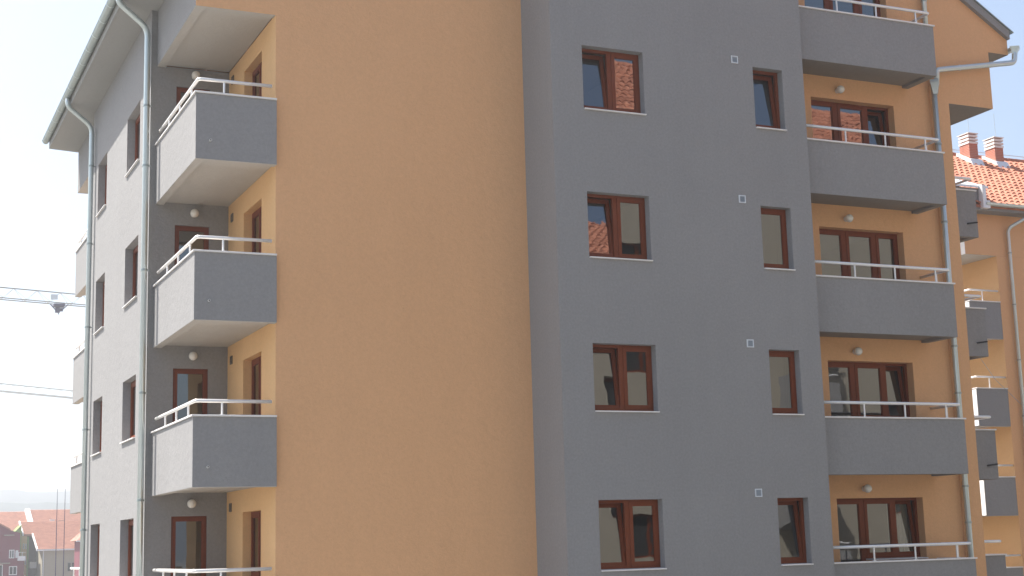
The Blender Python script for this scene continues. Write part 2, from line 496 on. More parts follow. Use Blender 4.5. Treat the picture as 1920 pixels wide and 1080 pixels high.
def ridge_hill(name, dist, hts, a0, a1, n, seed):
    rnd = random.Random(seed); mb = MB(); rows = []
    ph = [rnd.uniform(0, 6.28) for _ in range(6)]
    for i in range(n+1):
        a = R(a0+(a1-a0)*i/n)
        h = hts(math.degrees(a)) + sum(dist*0.0011*math.sin(a*f+ph[q])/(q+1) for q, f in enumerate((60, 131, 260, 410, 700)))
        for (k, hh) in ((0.90, -G-1), (0.95, h*0.45), (0.985, h*0.85), (1.0, h), (1.05, -G-1)):
            mb.v.append((dist*k*math.sin(a), dist*k*math.cos(a), hh))
    for i in range(n):
        for k in range(4): mb.f.append((i*5+k, (i+1)*5+k, (i+1)*5+k+1, i*5+k+1))
    o = struct(name, mb, 'hill')
    for p in o.data.polygons: p.use_smooth = True
ridge_hill('hills', 1150, lambda a: 34.5+5*math.cos(R(a-3)*7), -40, 70, 320, 3)
ridge_hill('distant_hills', 1600, lambda a: 65+6*math.sin(R(a-2)*6), -45, 75, 320, 9)

# ================================================================== MAIN BUILDING
A = thing('apartment_building', (13.4, 31.5, -G), 'large grey and orange plastered apartment block with stacked corner balconies, filling the picture', 'building')
XL, XB, YO, YF, YR = 5.06, 5.18, 24.61, 23.36, 24.65
XP, XG, XS, XE, YBK = 11.456, 17.05, 21.30, 21.80, 39.22
Y2, Y3 = 28.15, 35.65     # the left facade between the two corner notches
XO = 6.609
ZT = 9.463                # underside of the block over the corner balconies
wz0, wz1 = -0.50, 0.737

def gable_z(x):           # underside of the roof at x
    return min(10.66+(x-4.47)*0.625, 11.85-(x-22.36)*0.625)

# left facade, sunlit
hl = []
for k in range(-1, 4):
    hl += [(29.28, 30.80, -0.55+k*H, 0.705+k*H), (33.48, 34.79, -0.55+k*H, 0.705+k*H)]
wall(A, 'x', XL, Y2, Y3, -G, 10.62, 'grey', hl, depth=0.30)
for k in range(0, 4):
    for (a, b) in ((29.28, 30.80), (33.48, 34.79)):
        mid = (a+b)/2
        t = 6 if k in (1, 2, 3) and a < 30 else 0
        room(A, 'x', XL, a, b, -0.55+k*H, 0.705+k*H, back=0.30, e=0.08)
        window(A, 'x', XL, a, b, -0.55+k*H, 0.705+k*H, [(a, mid, -0.52+k*H, t), (mid, b, -0.52+k*H, 0)], dep=0.17)
# recessed wall of the near notch with the balcony doors
hd = [(5.56, 6.235, -1.45+k*H, 0.697+k*H) for k in range(-1, 4)]
wall(A, 'y', Y2, XL, XO, -G, ZT+0.02, 'grey', hd, depth=0.30)
for k in range(-1, 4):
    if k >= 0:
        room(A, 'y', Y2, 5.56, 6.235, -1.45+k*H, 0.697+k*H, back=0.30, d=0.98, e=0.12)
        window(A, 'y', Y2, 5.56, 6.235, -1.45+k*H, 0.697+k*H, [(5.56, 6.235, -1.45+k*H, 0)], dep=0.05, sill=False, name='balcony_door')
        lamp(A, 'y', Y2, 5.915, 0.925+k*H)
# side wall of the near notch (faces left), with a window
hs = [(25.58, 26.90, -0.50+k*H, 0.72+k*H) for k in range(-1, 4)]
wall(A, 'x', XO, YO, Y2, -G, ZT+0.02, 'cream', hs, depth=0.30)
for k in range(0, 4):
    room(A, 'x', XO, 25.58, 26.90, -0.50+k*H, 0.72+k*H, back=0.30, d=2.6)
    window(A, 'x', XO, 25.58, 26.90, -0.50+k*H, 0.72+k*H, [(25.58, 26.24, -0.47+k*H, 7), (26.24, 26.90, -0.47+k*H, 0)], dep=0.16)
    vent(A, 'x', XO, 27.82, 0.835+k*H, 0.08, 'ventb', 'ventb')
# orange front wall, up to the roof line
fm = MB()
fm.poly([(XO, YO, -G), (XP, YO, -G), (XP, YO, gable_z(XP)), (XB, YO, gable_z(XB)), (XB, YO, ZT), (XO, YO, ZT)])
part('wall', fm, 'orange', A)
# block over the near notch: sunlit flank and soffit with a drip edge
part('wall', MB().quad((XB, YO, ZT), (XB, Y2, ZT), (XB, Y2, 10.64), (XB, YO, 10.64)), 'grey', A)
part('wall', MB().quad((XL, Y2-.0, 10.64), (XB, Y2, 10.64), (XB, Y2, ZT+.02), (XL, Y2, ZT+.02)), 'grey', A)
sm = MB().quad((XB+.17, YO+.17, ZT+.035), (XO, YO+.17, ZT+.035), (XO, Y2, ZT+.035), (XB+.17, Y2, ZT+.035))
sm.quad((XB, YO, ZT), (XB+.17, YO, ZT), (XB+.17, Y2, ZT), (XB, Y2, ZT))
sm.quad((XB+.17, YO, ZT), (XO, YO, ZT), (XO, YO+.17, ZT), (XB+.17, YO+.17, ZT))
sm.quad((XB+.17, YO+.17, ZT), (XB+.17, Y2, ZT), (XB+.17, Y2, ZT+.035), (XB+.17, YO+.17, ZT+.035))
sm.quad((XB+.17, YO+.17, ZT), (XO, YO+.17, ZT), (XO, YO+.17, ZT+.035), (XB+.17, YO+.17, ZT+.035))
part('soffit', sm, 'soffit', A)
# the matching far notch
wall(A, 'x', XO, Y3, YBK, -G, ZT+.02, 'orange')
part('wall', MB().quad((XL, Y3, -G), (XO, Y3, -G), (XO, Y3, ZT+.02), (XL, Y3, ZT+.02)), 'grey', A)
part('wall', MB().quad((XB, Y3, ZT), (XB, YBK, ZT), (XB, YBK, 10.64), (XB, Y3, 10.64)), 'grey', A)
sm = MB().quad((XB, Y3, ZT), (XO, Y3, ZT), (XO, YBK, ZT), (XB, YBK, ZT))
part('soffit', sm, 'soffit', A)
bk = MB().poly([(XO, YBK, -G), (XE, YBK, -G), (XE, YBK, gable_z(XE)), (13.9, YBK, gable_z(13.9)), (XB, YBK, gable_z(XB)), (XB, YBK, ZT), (XO, YBK, ZT)])
part('wall', bk, 'orange', A)

# grey front block with windows
hg = []
for k in range(0, 4):
    hg += [(12.10, 13.395, wz0+k*H, wz1+k*H), (15.858, 16.55, -0.515+k*H, 0.727+k*H)]
wall(A, 'y', YF, XP, XG, -G, 13.2, 'grey', hg, depth=0.30)
part('wall', MB().quad((XP, YF, -G), (XP, YO, -G), (XP, YO, 13.2), (XP, YF, 13.2)), 'grey', A)
part('wall', MB().quad((XG, YF, -G), (XG, YR, -G), (XG, YR, 13.2), (XG, YF, 13.2)), 'grey', A)
for k in range(0, 4):
    a, b = 12.10, 13.395; mid = a+0.66
    room(A, 'y', YF, a, b, wz0+k*H, wz1+k*H, back=0.30, d=3.6)
    window(A, 'y', YF, a, b, wz0+k*H, wz1+k*H, [(a, mid, wz0+.03+k*H, (7.5, 7, 7, 7.5)[k]), (mid, b, wz0+.03+k*H, 0)], dep=0.17)
    a, b = 15.858, 16.55
    room(A, 'y', YF, a, b, -0.515+k*H, 0.727+k*H, back=0.30, d=3.6)
    window(A, 'y', YF, a, b, -0.515+k*H, 0.727+k*H, [(a, b, -0.485+k*H, (6.5, 0, 0, 6.5)[k])], dep=0.17)
    vent(A, 'y', YF, 15.447, 0.826+k*H)

# recessed wall behind the right-hand balconies, and the orange end strip
P0, P1, P2, P3 = 18.15, 18.925, 19.70, 20.31
hp = []
for k in range(0, 5):
    hp += [(P0, P1, -1.45+k*H, 0.738+k*H), (P1, P3, -0.50+k*H, 0.738+k*H)]
wall(A, 'y', YR, XG, XS, -G, 13.2, 'orange', hp, depth=0.34)
for k in range(0, 5):
    room(A, 'y', YR, P0, P3, -1.45+k*H, 0.738+k*H, back=0.34, d=3.6)
    window(A, 'y', YR, P0, P3, -1.45+k*H, 0.738+k*H,
           [(P0, P1, -1.45+k*H, 0), (P1, P2, -0.47+k*H, 0), (P2, P3, -0.47+k*H, (7, 7, 0, 8, 0)[k])], dep=0.20,
           name='balcony_window', curtain={0: [(P2, P3)]}.get(k))
    lamp(A, 'y', YR, 18.84, 0.925+k*H)
sp = MB()
sp.poly([(XS, 24.60, -G), (XE, 24.60, -G), (XE, 24.60, 9.33), (23.05, 24.60, 9.33), (23.05, 24.60, 10.655), (23.63, 24.60, 10.655),
         (23.63, 24.60, gable_z(23.63)), (XS, 24.60, gable_z(XS))])
sp.quad((XS, 24.60, -G), (XS, YR, -G), (XS, YR, 13.2), (XS, 24.60, 13.2))
part('wall', sp, 'orange', A)
part('wall', MB().quad((XE, 24.60, -G), (XE, YBK, -G), (XE, YBK, 9.33), (XE, 24.60, 9.33)), 'orange', A)
part('wall', MB().quad((23.05, 24.60, 9.33), (23.05, YBK, 9.33), (23.05, YBK, 10.655), (23.05, 24.60, 10.655)), 'orange', A)
so_ = MB()
so_.quad((XE, 24.60, 9.33), (22.90, 24.60, 9.33), (22.90, YBK, 9.365), (XE, YBK, 9.365))
so_.quad((22.90, 24.60, 9.33), (23.05, 24.60, 9.33), (23.05, YBK, 9.33), (22.90, YBK, 9.33))
so_.quad((22.90, 24.60, 9.33), (22.90, YBK, 9.33), (22.90, YBK, 9.365), (22.90, 24.60, 9.33))
so_.quad((23.05, 24.60, 10.655), (23.63, 24.60, 10.655), (23.63, YBK, 10.655), (23.05, YBK, 10.655))
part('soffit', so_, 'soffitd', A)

# upper gable above the block tops, hidden from below but closing the volume
part('wall', MB().poly([(XP, 24.66, 13.2), (XS, 24.66, 13.2), (XS, 24.66, gable_z(XS)), (13.9, 24.66, gable_z(13.9)), (XP, 24.66, gable_z(XP))]), 'orange', A)
part('flat_roof', MB().box(XP-.06, XS, YF-.08, 24.655, 13.202, 13.32), 'zinc', A)

# main roof: two slabs, boxed eaves, verge boards
def slab_x(x0, z0, x1, z1, y0, y1, t):
    mb = MB(); mb.prism([(x0, z0), (x1, z1), (x1, z1+t), (x0, z0+t)], 'y', y0, y1); return mb
xr0, xr1, xm = 4.47, 23.40, 14.355
def zr(x): return gable_z(x)
part('roof', slab_x(xr0, zr(xr0)+.03, xm, zr(xm)+.03, 24.3, 39.35, 0.22), 'tile', A, label='left slope of the tiled roof')
part('roof', slab_x(xm, zr(xm)+.03, 23.62, zr(23.62)+.03, 24.62, 39.35, 0.12), 'tile', A, label='right slope of the tiled roof')
fb = MB(); fb.prism([(4.47, 10.64), (XB+.02, 10.60), (XB+.02, 10.64), (4.47, 10.68)], 'y', 24.2, 39.30)
fb.prism([(4.44, 10.64), (4.468, 10.64), (4.468, 10.92), (4.44, 10.92)], 'y', 24.2, 39.30)
fb.prism([(4.44, 10.64), (XB, 10.60), (XB, 11.30), (4.6, 11.05), (4.44, 10.95)], 'y', 39.302, 39.325)
part('eave_soffit', fb, 'eave', A)
# verge board on the right gable, with its metal drip
vb = MB()
def vz(x): return 11.79-0.622*(x-22.36)
xa, xb_ = 19.5, 23.63
vb.hexa([(xa, 24.50, vz(xa)), (xb_, 24.50, vz(xb_)), (xb_, 24.598, vz(xb_)), (xa, 24.598, vz(xa)),
         (xa, 24.50, vz(xa)+.197), (xb_, 24.50, vz(xb_)+.197), (xb_, 24.598, vz(xb_)+.197), (xa, 24.598, vz(xa)+.197)])
part('verge_board', vb, 'grey', A)
vd = MB(); xe = 23.72
vd.hexa([(xa, 24.46, vz(xa)+.199), (xe, 24.46, vz(xe)+.199), (xe, 24.64, vz(xe)+.199), (xa, 24.64, vz(xa)+.199),
         (xa, 24.46, vz(xa)+.222), (xe, 24.46, vz(xe)+.222), (xe, 24.64, vz(xe)+.222), (xa, 24.64, vz(xa)+.222)])
part('verge_trim', vd, 'zincd', A)

# gutters
def gutter_x(xc, zc, y0, y1, r=0.075, seams=()):
    mb = MB(); n = 10
    for y, yy in ((y0, y1),):
        ring = [(xc+math.cos(math.pi+math.pi*i/n)*r, zc+math.sin(math.pi+math.pi*i/n)*r) for i in range(n+1)]
        ring2 = [(xc+math.cos(math.pi+math.pi*i/n)*(r-.006), zc+math.sin(math.pi+math.pi*i/n)*(r-.006)) for i in range(n+1)]
        pts = ring+ring2[::-1]
        mb.prism(pts, 'y', y, yy)
        mb.poly([(p[0], y+.01, p[1]) for p in ring]); mb.poly([(p[0], yy-.01, p[1]) for p in ring])
    mb.tube([(xc-r, y0, zc), (xc-r, y1, zc)], 0.011, 8)
    return mb
gz = 10.86
gt = part('gutter', gutter_x(4.355, gz, 24.2, 39.40, 0.085), 'zincd', A)
for i in range(16):
    y = 24.9+i*0.95; bm_ = MB()
    n = 8
    pts = [(4.355+math.cos(math.pi+math.pi*j/n)*.092, gz+math.sin(math.pi+math.pi*j/n)*.092) for j in range(n+1)] + \
          [(4.355+math.cos(math.pi+math.pi*j/n)*.086, gz+math.sin(math.pi+math.pi*j/n)*.086) for j in range(n+1)][::-1]
    bm_.prism(pts, 'y', y, y+.03)
    part('gutter_bracket', bm_, 'zinc', gt)

def bend(pts, r=0.18, n=6):
    out = [Vector(pts[0])]
    for i in range(1, len(pts)-1):
        a, b, c = Vector(pts[i-1]), Vector(pts[i]), Vector(pts[i+1])
        d1 = (a-b); d2 = (c-b); rr = min(r, d1.length*.45, d2.length*.45)
        p, q = b+d1.normalized()*rr, b+d2.normalized()*rr
        for k in range(n+1):
            t = k/n; out.append(p*(1-t)**2+b*2*t*(1-t)+q*t*t)
    out.append(Vector(pts[-1])); return out

def downpipe(root, pts, r=0.055, rings=(), axis_pl=None, hopper=None, m='zinc'):
    o = part('downpipe', MB().tube(bend(pts), r, 16), m, root, smooth=True)
    x, y, _ = pts[-1]
    for z in rings:
        c = MB().tube([(x, y, z-.02), (x, y, z+.02)], r+.012, 16)
        c.box(x-.008, x+.10, y-.008, y+.008, z-.008, z+.008) if axis_pl == 'x' else c.box(x-.008, x+.008, y, y+.10, z-.008, z+.008)
        part('pipe_clamp', c, 'zincd', o)
    if hopper:
        hx, hy, hz = hopper
        part('hopper', MB().tube([(hx, hy, hz-.16), (hx, hy, hz), (hx, hy, hz+.10), (hx, hy, hz+.16)], [r+.006, r+.045, r+.075, r+.075], 4), m, o)
    return o
px = XL-0.10
for yy, rg in ((28.02, (8.6, 7.4, 5.35, 3.0, 1.0, -1.2)), (35.27, (9.2, 7.3, 5.3, 2.9, 0.6, -1.4))):
    yg = yy-0.15
    downpipe(A, [(4.365, yg, gz-.06), (4.365, yg, gz-.28), (px, yy, 10.17), (px, yy, -G+.1)], 0.058, rg, 'x')
# right gable: end of the rear eave gutter, the sloping pipe and the hopper
gr = part('gutter', gutter_x(23.715, 10.80, 24.42, 39.3, 0.08), 'zinc', A)
gp = MB().tube(bend([(23.66, 24.42, 10.72), (23.63, 24.42, 10.42), (21.52, 24.42, 10.03), (21.38, 24.42, 10.0), (21.36, 24.44, 9.70)], .12), 0.06, 16)
o = part('downpipe', gp, 'zinc', A, smooth=True)
part('hopper', MB().tube([(23.65, 24.42, 10.60), (23.66, 24.42, 10.70), (23.67, 24.42, 10.78)], [.064, .10, .15], 4, True), 'zinc', o)
for x in (22.95, 22.05):
    zc = 10.03+(x-21.52)*(0.41/2.18)
    part('pipe_clamp', MB().tube([(x-.015, 24.44, zc), (x+.015, 24.44, zc+.005)], .068, 16), 'zinc', o)
downpipe(A, [(21.33, 24.50, 9.70), (21.33, 24.50, 5.0), (21.33, 24.50, -G+.1)], 0.058, (8.35, 6.6, 3.9, 2.9, 0.95, 0.2, -1.5), 'y', hopper=(21.34, 24.47, 9.62))
downpipe(A, [(21.24, 24.50, 13.1), (21.24, 24.50, 12.0), (21.24, 24.50, 10.75)], 0.055, (11.6,), 'y')

# corner balconies, near and far
for k in range(0, 4):
    balcony(A, XB, XO-.004, 24.52, Y2, -0.519+k*H, -1.719+k*H, left=True, posts_f=(5.68,), posts_l=(25.12, 26.13, 27.12), rail_h=0.235,
            spout=(5.43, -1.39+k*H), rx1=XO-.06)
for k in range(0, 4):
    balcony(A, XB, XO-.004, Y3+.01, YBK, -0.519+k*H, -1.719+k*H, left=True, posts_f=(5.68,), posts_l=(36.6, 37.6, 38.6), rail_h=0.235)
for k in range(0, 5):
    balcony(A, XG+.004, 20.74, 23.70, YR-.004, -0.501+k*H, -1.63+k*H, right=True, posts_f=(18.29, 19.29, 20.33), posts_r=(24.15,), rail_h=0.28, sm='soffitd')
# balconies on the right flank, seen past the end strip
for k in range(0, 4):
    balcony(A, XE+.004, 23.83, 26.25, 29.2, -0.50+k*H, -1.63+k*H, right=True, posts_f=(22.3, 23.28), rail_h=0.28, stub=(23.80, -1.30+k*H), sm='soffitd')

# ================================================================== RIGHT WING (a second block behind)
W = thing('apartment_building', (40, 42, -G), 'orange apartment block with two brick chimneys on its tiled roof, behind the large block', 'building')
WX0, WX1, WY, WX2 = 32.40, 33.68, 36.36, 62.0
wsh = -0.69                   # its floors lie a little lower
hw = [(35.9+3.2*i, 37.2+3.2*i, -0.5+wsh+k*H, 0.74+wsh+k*H) for i in (3, 4, 6, 7) for k in range(-1, 4)]
wall(W, 'y', WY, WX1, WX2, -G, 8.80, 'orange', hw)
for h_ in hw:
    window(W, 'y', WY, h_[0], h_[1], h_[2], h_[3], [(h_[0], (h_[0]+h_[1])/2, h_[2]+.03, 0), ((h_[0]+h_[1])/2, h_[1], h_[2]+.03, 0)])
part('wall', MB().quad((WX0, WY, 8.802), (WX2, WY, 8.802), (WX2, WY, 10.16), (WX0, WY, 10.16)), 'orange', W)
WYN = WY+3.6
hdw = [(32.62, 33.22, -1.45+wsh+k*H, 0.70+wsh+k*H) for k in range(-1, 4)]
hsw = [(37.2, 38.35, -1.45+wsh+k*H, 0.70+wsh+k*H) for k in range(-1, 4)]
wall(W, 'y', WYN, 31.9, WX1, -G, 8.80, 'cream', hdw)
wall(W, 'x', WX1, WY, WYN, -G, 8.80, 'cream', ())
for h_ in hdw:
    room(W, 'y', WYN, *h_)
    window(W, 'y', WYN, *h_, [(h_[0], h_[1], h_[2], 0)], dep=0.08, sill=False, name='balcony_door')
part('wall', MB().quad((WX0, WY, 8.80), (WX0, WYN+4, 8.80), (WX0, WYN+4, 10.16), (WX0, WY, 10.16)), 'white', W, label='sunlit white flank over the corner balconies')
part('soffit', MB().quad((WX0, WY, 8.80), (WX1, WY, 8.80), (WX1, WYN, 8.80), (WX0, WYN, 8.80)), 'soffit', W)
part('wall', MB().quad((31.9, WYN, -G), (31.9, 47, -G), (31.9, 47, 10.16), (31.9, WYN, 10.16)), 'white', W)
part('wall', MB().quad((WX2, WY, -G), (WX2, 47, -G), (WX2, 47, 10.16), (WX2, WY, 10.16)), 'orange', W)
part('wall', MB().quad((31.9, 47, -G), (WX2, 47, -G), (WX2, 47, 10.16), (31.9, 47, 10.16)), 'orange', W)
for k in range(-1, 4):
    t = 4.496+wsh*0-H+(k-1)*H+H
    t = 4.496+(k-2)*H
    b = balcony(W, WX0+.04, WX1-.004, WY+.004, WYN-.004, t, t-1.22, left=True, posts_f=(33.0,), posts_l=(37.4, 38.6), rail_h=0.35)
    part('side_panel', MB().box(WX0+.012, WX0+.038, WY+.03, WYN-.02, t-1.20, t-.05), 'white', b, label='white sunlit side panel')
part('cable', MB().tube([(32.25, 36.2, 5.75), (33.1, 36.25, 4.75), (34.2, 36.28, 3.9)], 0.007, 6), 'ventd', W)
# eave and tiled roof
RY0, RZ0, RY1, RZ1, RX0, RX1 = 35.84, 10.36, 41.36, 13.72, 31.7, 62.4
part('eave_soffit', MB().box(RX0, RX1, RY0+.06, WY+.02, 10.16, 10.19).box(RX0, RX1, RY0+.03, RY0+.06, 10.16, 10.36), 'grey', W)
rf = MB(); rf.prism([(RY0, RZ0-.03), (RY1, RZ1-.03), (RY1+5.9, RZ0-.3), (RY1+5.9, RZ0-.5), (RY1, RZ1-.25), (RY0, RZ0-.12)], 'x', RX0, RX1)
roof = part('roof', rf, 'tile', W)
def tiles(parent, x0, x1, y0, z0, y1, z1, tw=0.25, tl=0.36, name='roof_tile_field', m='tile', seed=5, depth=0.07):
    rnd = random.Random(seed); L = math.hypot(y1-y0, z1-z0); sy, sz = (y1-y0)/L, (z1-z0)/L
    ny, nz = -sz, sy
    if nz < 0: ny, nz = -ny, -nz
    mb = MB(); rows = int(L/tl); cols = int((x1-x0)/tw)
    prof = [(0.0, 0.0), (0.18, depth*.8), (0.40, depth), (0.62, depth*.7), (0.80, depth*.12), (1.0, 0.0)]
    for r in range(rows):
        s0 = r*tl; s1 = s0+tl*1.05
        for c_ in range(cols):
            lift = 0.045+rnd.uniform(-.007, .009); xo = x0+c_*tw+rnd.uniform(-.004, .004)
            base = len(mb.v)
            for (s, h) in ((s0, lift), (s1, 0.006)):
                for (u, q) in prof:
                    mb.v.append((xo+u*tw, y0+sy*s+ny*(h+q), z0+sz*s+nz*(h+q)))
            for (u, q) in prof:      # front lip
                mb.v.append((xo+u*tw, y0+sy*s0+ny*(q*.9-.002), z0+sz*s0+nz*(q*.9-.002)))
            n6 = len(prof)
            for i in range(n6-1):
                mb.f.append((base+i, base+i+1, base+n6+i+1, base+n6+i))
                mb.f.append((base+2*n6+i, base+2*n6+i+1, base+i+1, base+i))
    return part(name, mb, m, parent, kind='stuff', smooth=False)
tiles(roof, RX0, 46.0, RY0, RZ0-.01, RY1, RZ1-.01)
rg = MB()
for i in range(44):
    x = RX0+i*.33
    rg.tube([(x, RY1, RZ1-.02), (x+.34, RY1, RZ1-.015)], [0.12, 0.105], 8)
part('ridge_tile_row', rg, 'tile', roof, kind='stuff')
# lightning conductor along the ridge
lc = MB().tube([(RX0, RY1, RZ1+.20), (46, RY1, RZ1+.20)], 0.012, 6)
for i in range(12): lc.tube([(RX0+.6+i*1.1, RY1, RZ1+.05), (RX0+.6+i*1.1, RY1, RZ1+.22)], 0.012, 6)
for (x, y, z) in ((35.95, 41.2, 15.0), (36.80, 40.6, 15.35), (38.05, 40.6, 15.2)):
    lc.tube([(x, y, RZ1-.6), (x, y, z)], 0.010, 6)
part('lightning_conductor', lc, 'zinc', roof)
def roofz(y): return RZ0+(y-RY0)*(RZ1-RZ0)/(RY1-RY0)
for (cx0, cx1, ct, cb) in ((36.47, 36.90, 14.27, 13.30), (37.66, 38.09, 14.22, 13.18)):
    cy0, cy1 = 40.30, 40.80
    ch = part('chimney', MB().box(cx0+.02, cx1-.02, cy0, cy1, roofz(cy0)-.2, ct-.40), 'brick', roof)
    bands = MB()
    for i in range(3):
        z = ct-.40+i*.125
        bands.box(cx0, cx1, cy0-.02, cy1+.02, z, z+.075)
    core = MB().box(cx0+.07, cx1-.07, cy0+.05, cy1-.05, ct-.4, ct-.03)
    part('cowl', bands, 'chcap', roof); part('cowl_core', core, 'brick', roof)
    part('chimney_cap', MB().box(cx0-.02, cx1+.02, cy0-.05, cy1+.05, ct-.03, ct), 'chcap', roof)
    fl = MB()
    za, zb = roofz(cy0-.16), roofz(cy1+.1)
    fl.prism([(cy0-.22, roofz(cy0-.22)+.06), (cy1+.12, roofz(cy1+.12)+.06), (cy1+.12, roofz(cy1+.12)+.20), (cy0-.10, roofz(cy0-.1)+.24)], 'x', cx0-.06, cx1+.06)
    part('flashing', fl, 'flash', roof)
# gutter along the eave, with the swan-neck downpipe
gy = RY0-.09
gmb = MB(); n = 8; r_ = .10
ring = [(gy+math.cos(math.pi+math.pi*i/n)*r_, 10.38+math.sin(math.pi+math.pi*i/n)*r_) for i in range(n+1)]
ring2 = [(gy+math.cos(math.pi+math.pi*i/n)*(r_-.008), 10.38+math.sin(math.pi+math.pi*i/n)*(r_-.008)) for i in range(n+1)]
gmb.prism(ring+ring2[::-1], 'x', 32.85, RX1)
gmb.prism([(p[0], p[1]) for p in ring], 'x', 32.83, 32.85)
part('gutter', gmb, 'zinc', W)
downpipe(W, [(34.72, gy, 10.32), (34.72, gy, 10.10), (34.14, WY-.12, 9.72), (34.14, WY-.12, -G+.1)], 0.055, (8.9, 7.2, 5.4, 3.6, 1.9, 0.2), 'y')
downpipe(W, [(44.0, gy, 10.32), (44.0, gy, 10.10), (43.5, WY-.12, 9.72), (43.5, WY-.12, -G+.1)], 0.055, (7.2, 3.6, 0.2), 'y')
# small grey roof box with pale sheet cover at the left end of the gutter
db = part('dormer', MB().box(31.75, 33.02, 35.92, 38.0, 10.17, 10.88), 'grey', W)
part('flashing', MB().hexa([(31.7, 35.84, 10.88), (33.10, 35.84, 10.88), (33.10, 38.3, 11.9), (31.7, 38.3, 11.9),
                            (31.7, 35.84, 10.95), (33.10, 35.84, 10.95), (33.10, 38.3, 11.97), (31.7, 38.3, 11.97)]), 'flash', db)
part('flashing', MB().box(32.72, 32.86, 35.70, 35.90, 10.20, 10.95).box(32.86, 33.0, 35.70, 35.90, 10.20, 10.45), 'flash', db)

# ================================================================== BLOCK ACROSS THE STREET (seen only in the window glass)
O = thing('apartment_building', (42, 4, -G), 'beige apartment block with red tiled roof across the street, mirrored in the window glass', 'building')
OY = 7.5; oe = 12.6
ow = MB()
def oholes():
    hs_ = []
    for k in range(-2, 5):
        for i in range(9):
            x = 21.5+i*6.4
            hs_.append((x, x+1.5, -0.5+k*H, 0.8+k*H))
    return hs_
oh = oholes()
# this one faces +Y: mirror the wall helper by giving a negative depth
us = sorted({18, 76, *[h[0] for h in oh], *[h[1] for h in oh]}); zs = sorted({-G, oe, *[h[2] for h in oh], *[h[3] for h in oh]})
for i in range(len(us)-1):
    for j in range(len(zs)-1):
        cu, cz = (us[i]+us[i+1])/2, (zs[j]+zs[j+1])/2
        if any(h[0] < cu < h[1] and h[2] < cz < h[3] for h in oh): continue
        ow.quad((us[i], OY, zs[j]), (us[i+1], OY, zs[j]), (us[i+1], OY, zs[j+1]), (us[i], OY, zs[j+1]))
part('wall', ow, 'beigel', O)
part('wall', MB().quad((18, OY, -G), (18, OY-10, -G), (18, OY-10, oe), (18, OY, oe)).quad((76, OY, -G), (76, OY-10, -G), (76, OY-10, oe), (76, OY, oe)).quad((18, OY-10, -G), (76, OY-10, -G), (76, OY-10, oe), (18, OY-10, oe)), 'beigel', O)
for h_ in oh:
    f_ = MB(); a, b, c_, d = h_
    f_.box(a, a+.07, OY-.2, OY-.12, c_, d).box(b-.07, b, OY-.2, OY-.12, c_, d).box(a+.07, b-.07, OY-.2, OY-.12, c_, c_+.07).box(a+.07, b-.07, OY-.2, OY-.12, d-.07, d)
    f_.box((a+b)/2-.05, (a+b)/2+.05, OY-.2, OY-.12, c_+.07, d-.07)
    wn = part('window', f_, 'frame', O)
    part('pane', MB().box(a, b, OY-.19, OY-.17, c_, d), 'dark', wn)
    rv = MB().quad((a, OY, c_), (a, OY-.2, c_), (a, OY-.2, d), (a, OY, d)).quad((b, OY, c_), (b, OY-.2, c_), (b, OY-.2, d), (b, OY, d)).quad((a, OY, c_), (b, OY, c_), (b, OY-.2, c_), (a, OY-.2, c_)).quad((a, OY, d), (b, OY, d), (b, OY-.2, d), (a, OY-.2, d))
    part('reveal', rv, 'beigel', wn)
orf = MB(); orf.prism([(OY+.6, oe), (OY-5, oe+4.4), (OY-10.6, oe), (OY-10.6, oe-.15), (OY-5, oe+4.2), (OY+.6, oe-.15)], 'x', 17.5, 76.5)
oroof = part('roof', orf, 'tile', O)
tiles(oroof, 17.5, 60, OY+.6, oe+.01, OY-5, oe+4.41, tw=0.27, tl=0.42, seed=11, depth=.09)
for k in range(-1, 4):
    for x in (27.2, 40.6, 54.0):
        bb = part('balcony', MB().box(x, x+3.4, OY, OY+1.3, -1.6+k*H, -1.45+k*H).box(x, x+3.4, OY+1.18, OY+1.3, -1.45+k*H, -.5+k*H).box(x, x+.12, OY, OY+1.18, -1.45+k*H, -.5+k*H).box(x+3.28, x+3.4, OY, OY+1.18, -1.45+k*H, -.5+k*H), 'grey', O)
        part('handrail', MB().tube([(x, OY+1.24, -.22+k*H), (x+3.4, OY+1.24, -.22+k*H)], .03, 8), 'metal', bb)

# ================================================================== FAR HOUSES, lower left
def roof_slab(mb, x0, x1, y0, z0, y1, z1, t=0.25):
    mb.hexa([(x0,y0,z0-t),(x1,y0,z0-t),(x1,y1,z1-t),(x0,y1,z1-t),(x0,y0,z0),(x1,y0,z0),(x1,y1,z1),(x0,y1,z1)])
def courses(parent, x0, x1, y0, z0, y1, z1, n):
    mb = MB()
    for i in range(n):
        a, b = i/n, (i+1)/n
        ya, za, yb, zb = y0+(y1-y0)*a, z0+(z1-z0)*a, y0+(y1-y0)*b, z0+(z1-z0)*b
        mb.hexa([(x0,ya,za+.01),(x1,ya,za+.01),(x1,yb,zb+.01),(x0,yb,zb+.01),(x0,ya-.03,za+.09),(x1,ya-.03,za+.09),(x1,yb,zb+.03),(x0,yb,zb+.03)])
    return part('tile_courses', mb, 'tilefar', parent, kind='stuff')
def small_window(root, x0, x1, y, z0, z1, name='window', fm='white', t=.12):
    f_ = MB(); f_.box(x0, x0+t, y-.06, y, z0, z1).box(x1-t, x1, y-.06, y, z0, z1).box(x0+t, x1-t, y-.06, y, z0, z0+t).box(x0+t, x1-t, y-.06, y, z1-t, z1)
    xm_ = (x0+x1)/2; f_.box(xm_-t/2, xm_+t/2, y-.06, y, z0+t, z1-t)
    wn = part(name, f_, fm, root)
    part('pane', MB().box(x0+t*.5, x1-t*.5, y-.03, y-.01, z0+t*.5, z1-t*.5), 'dark', wn)

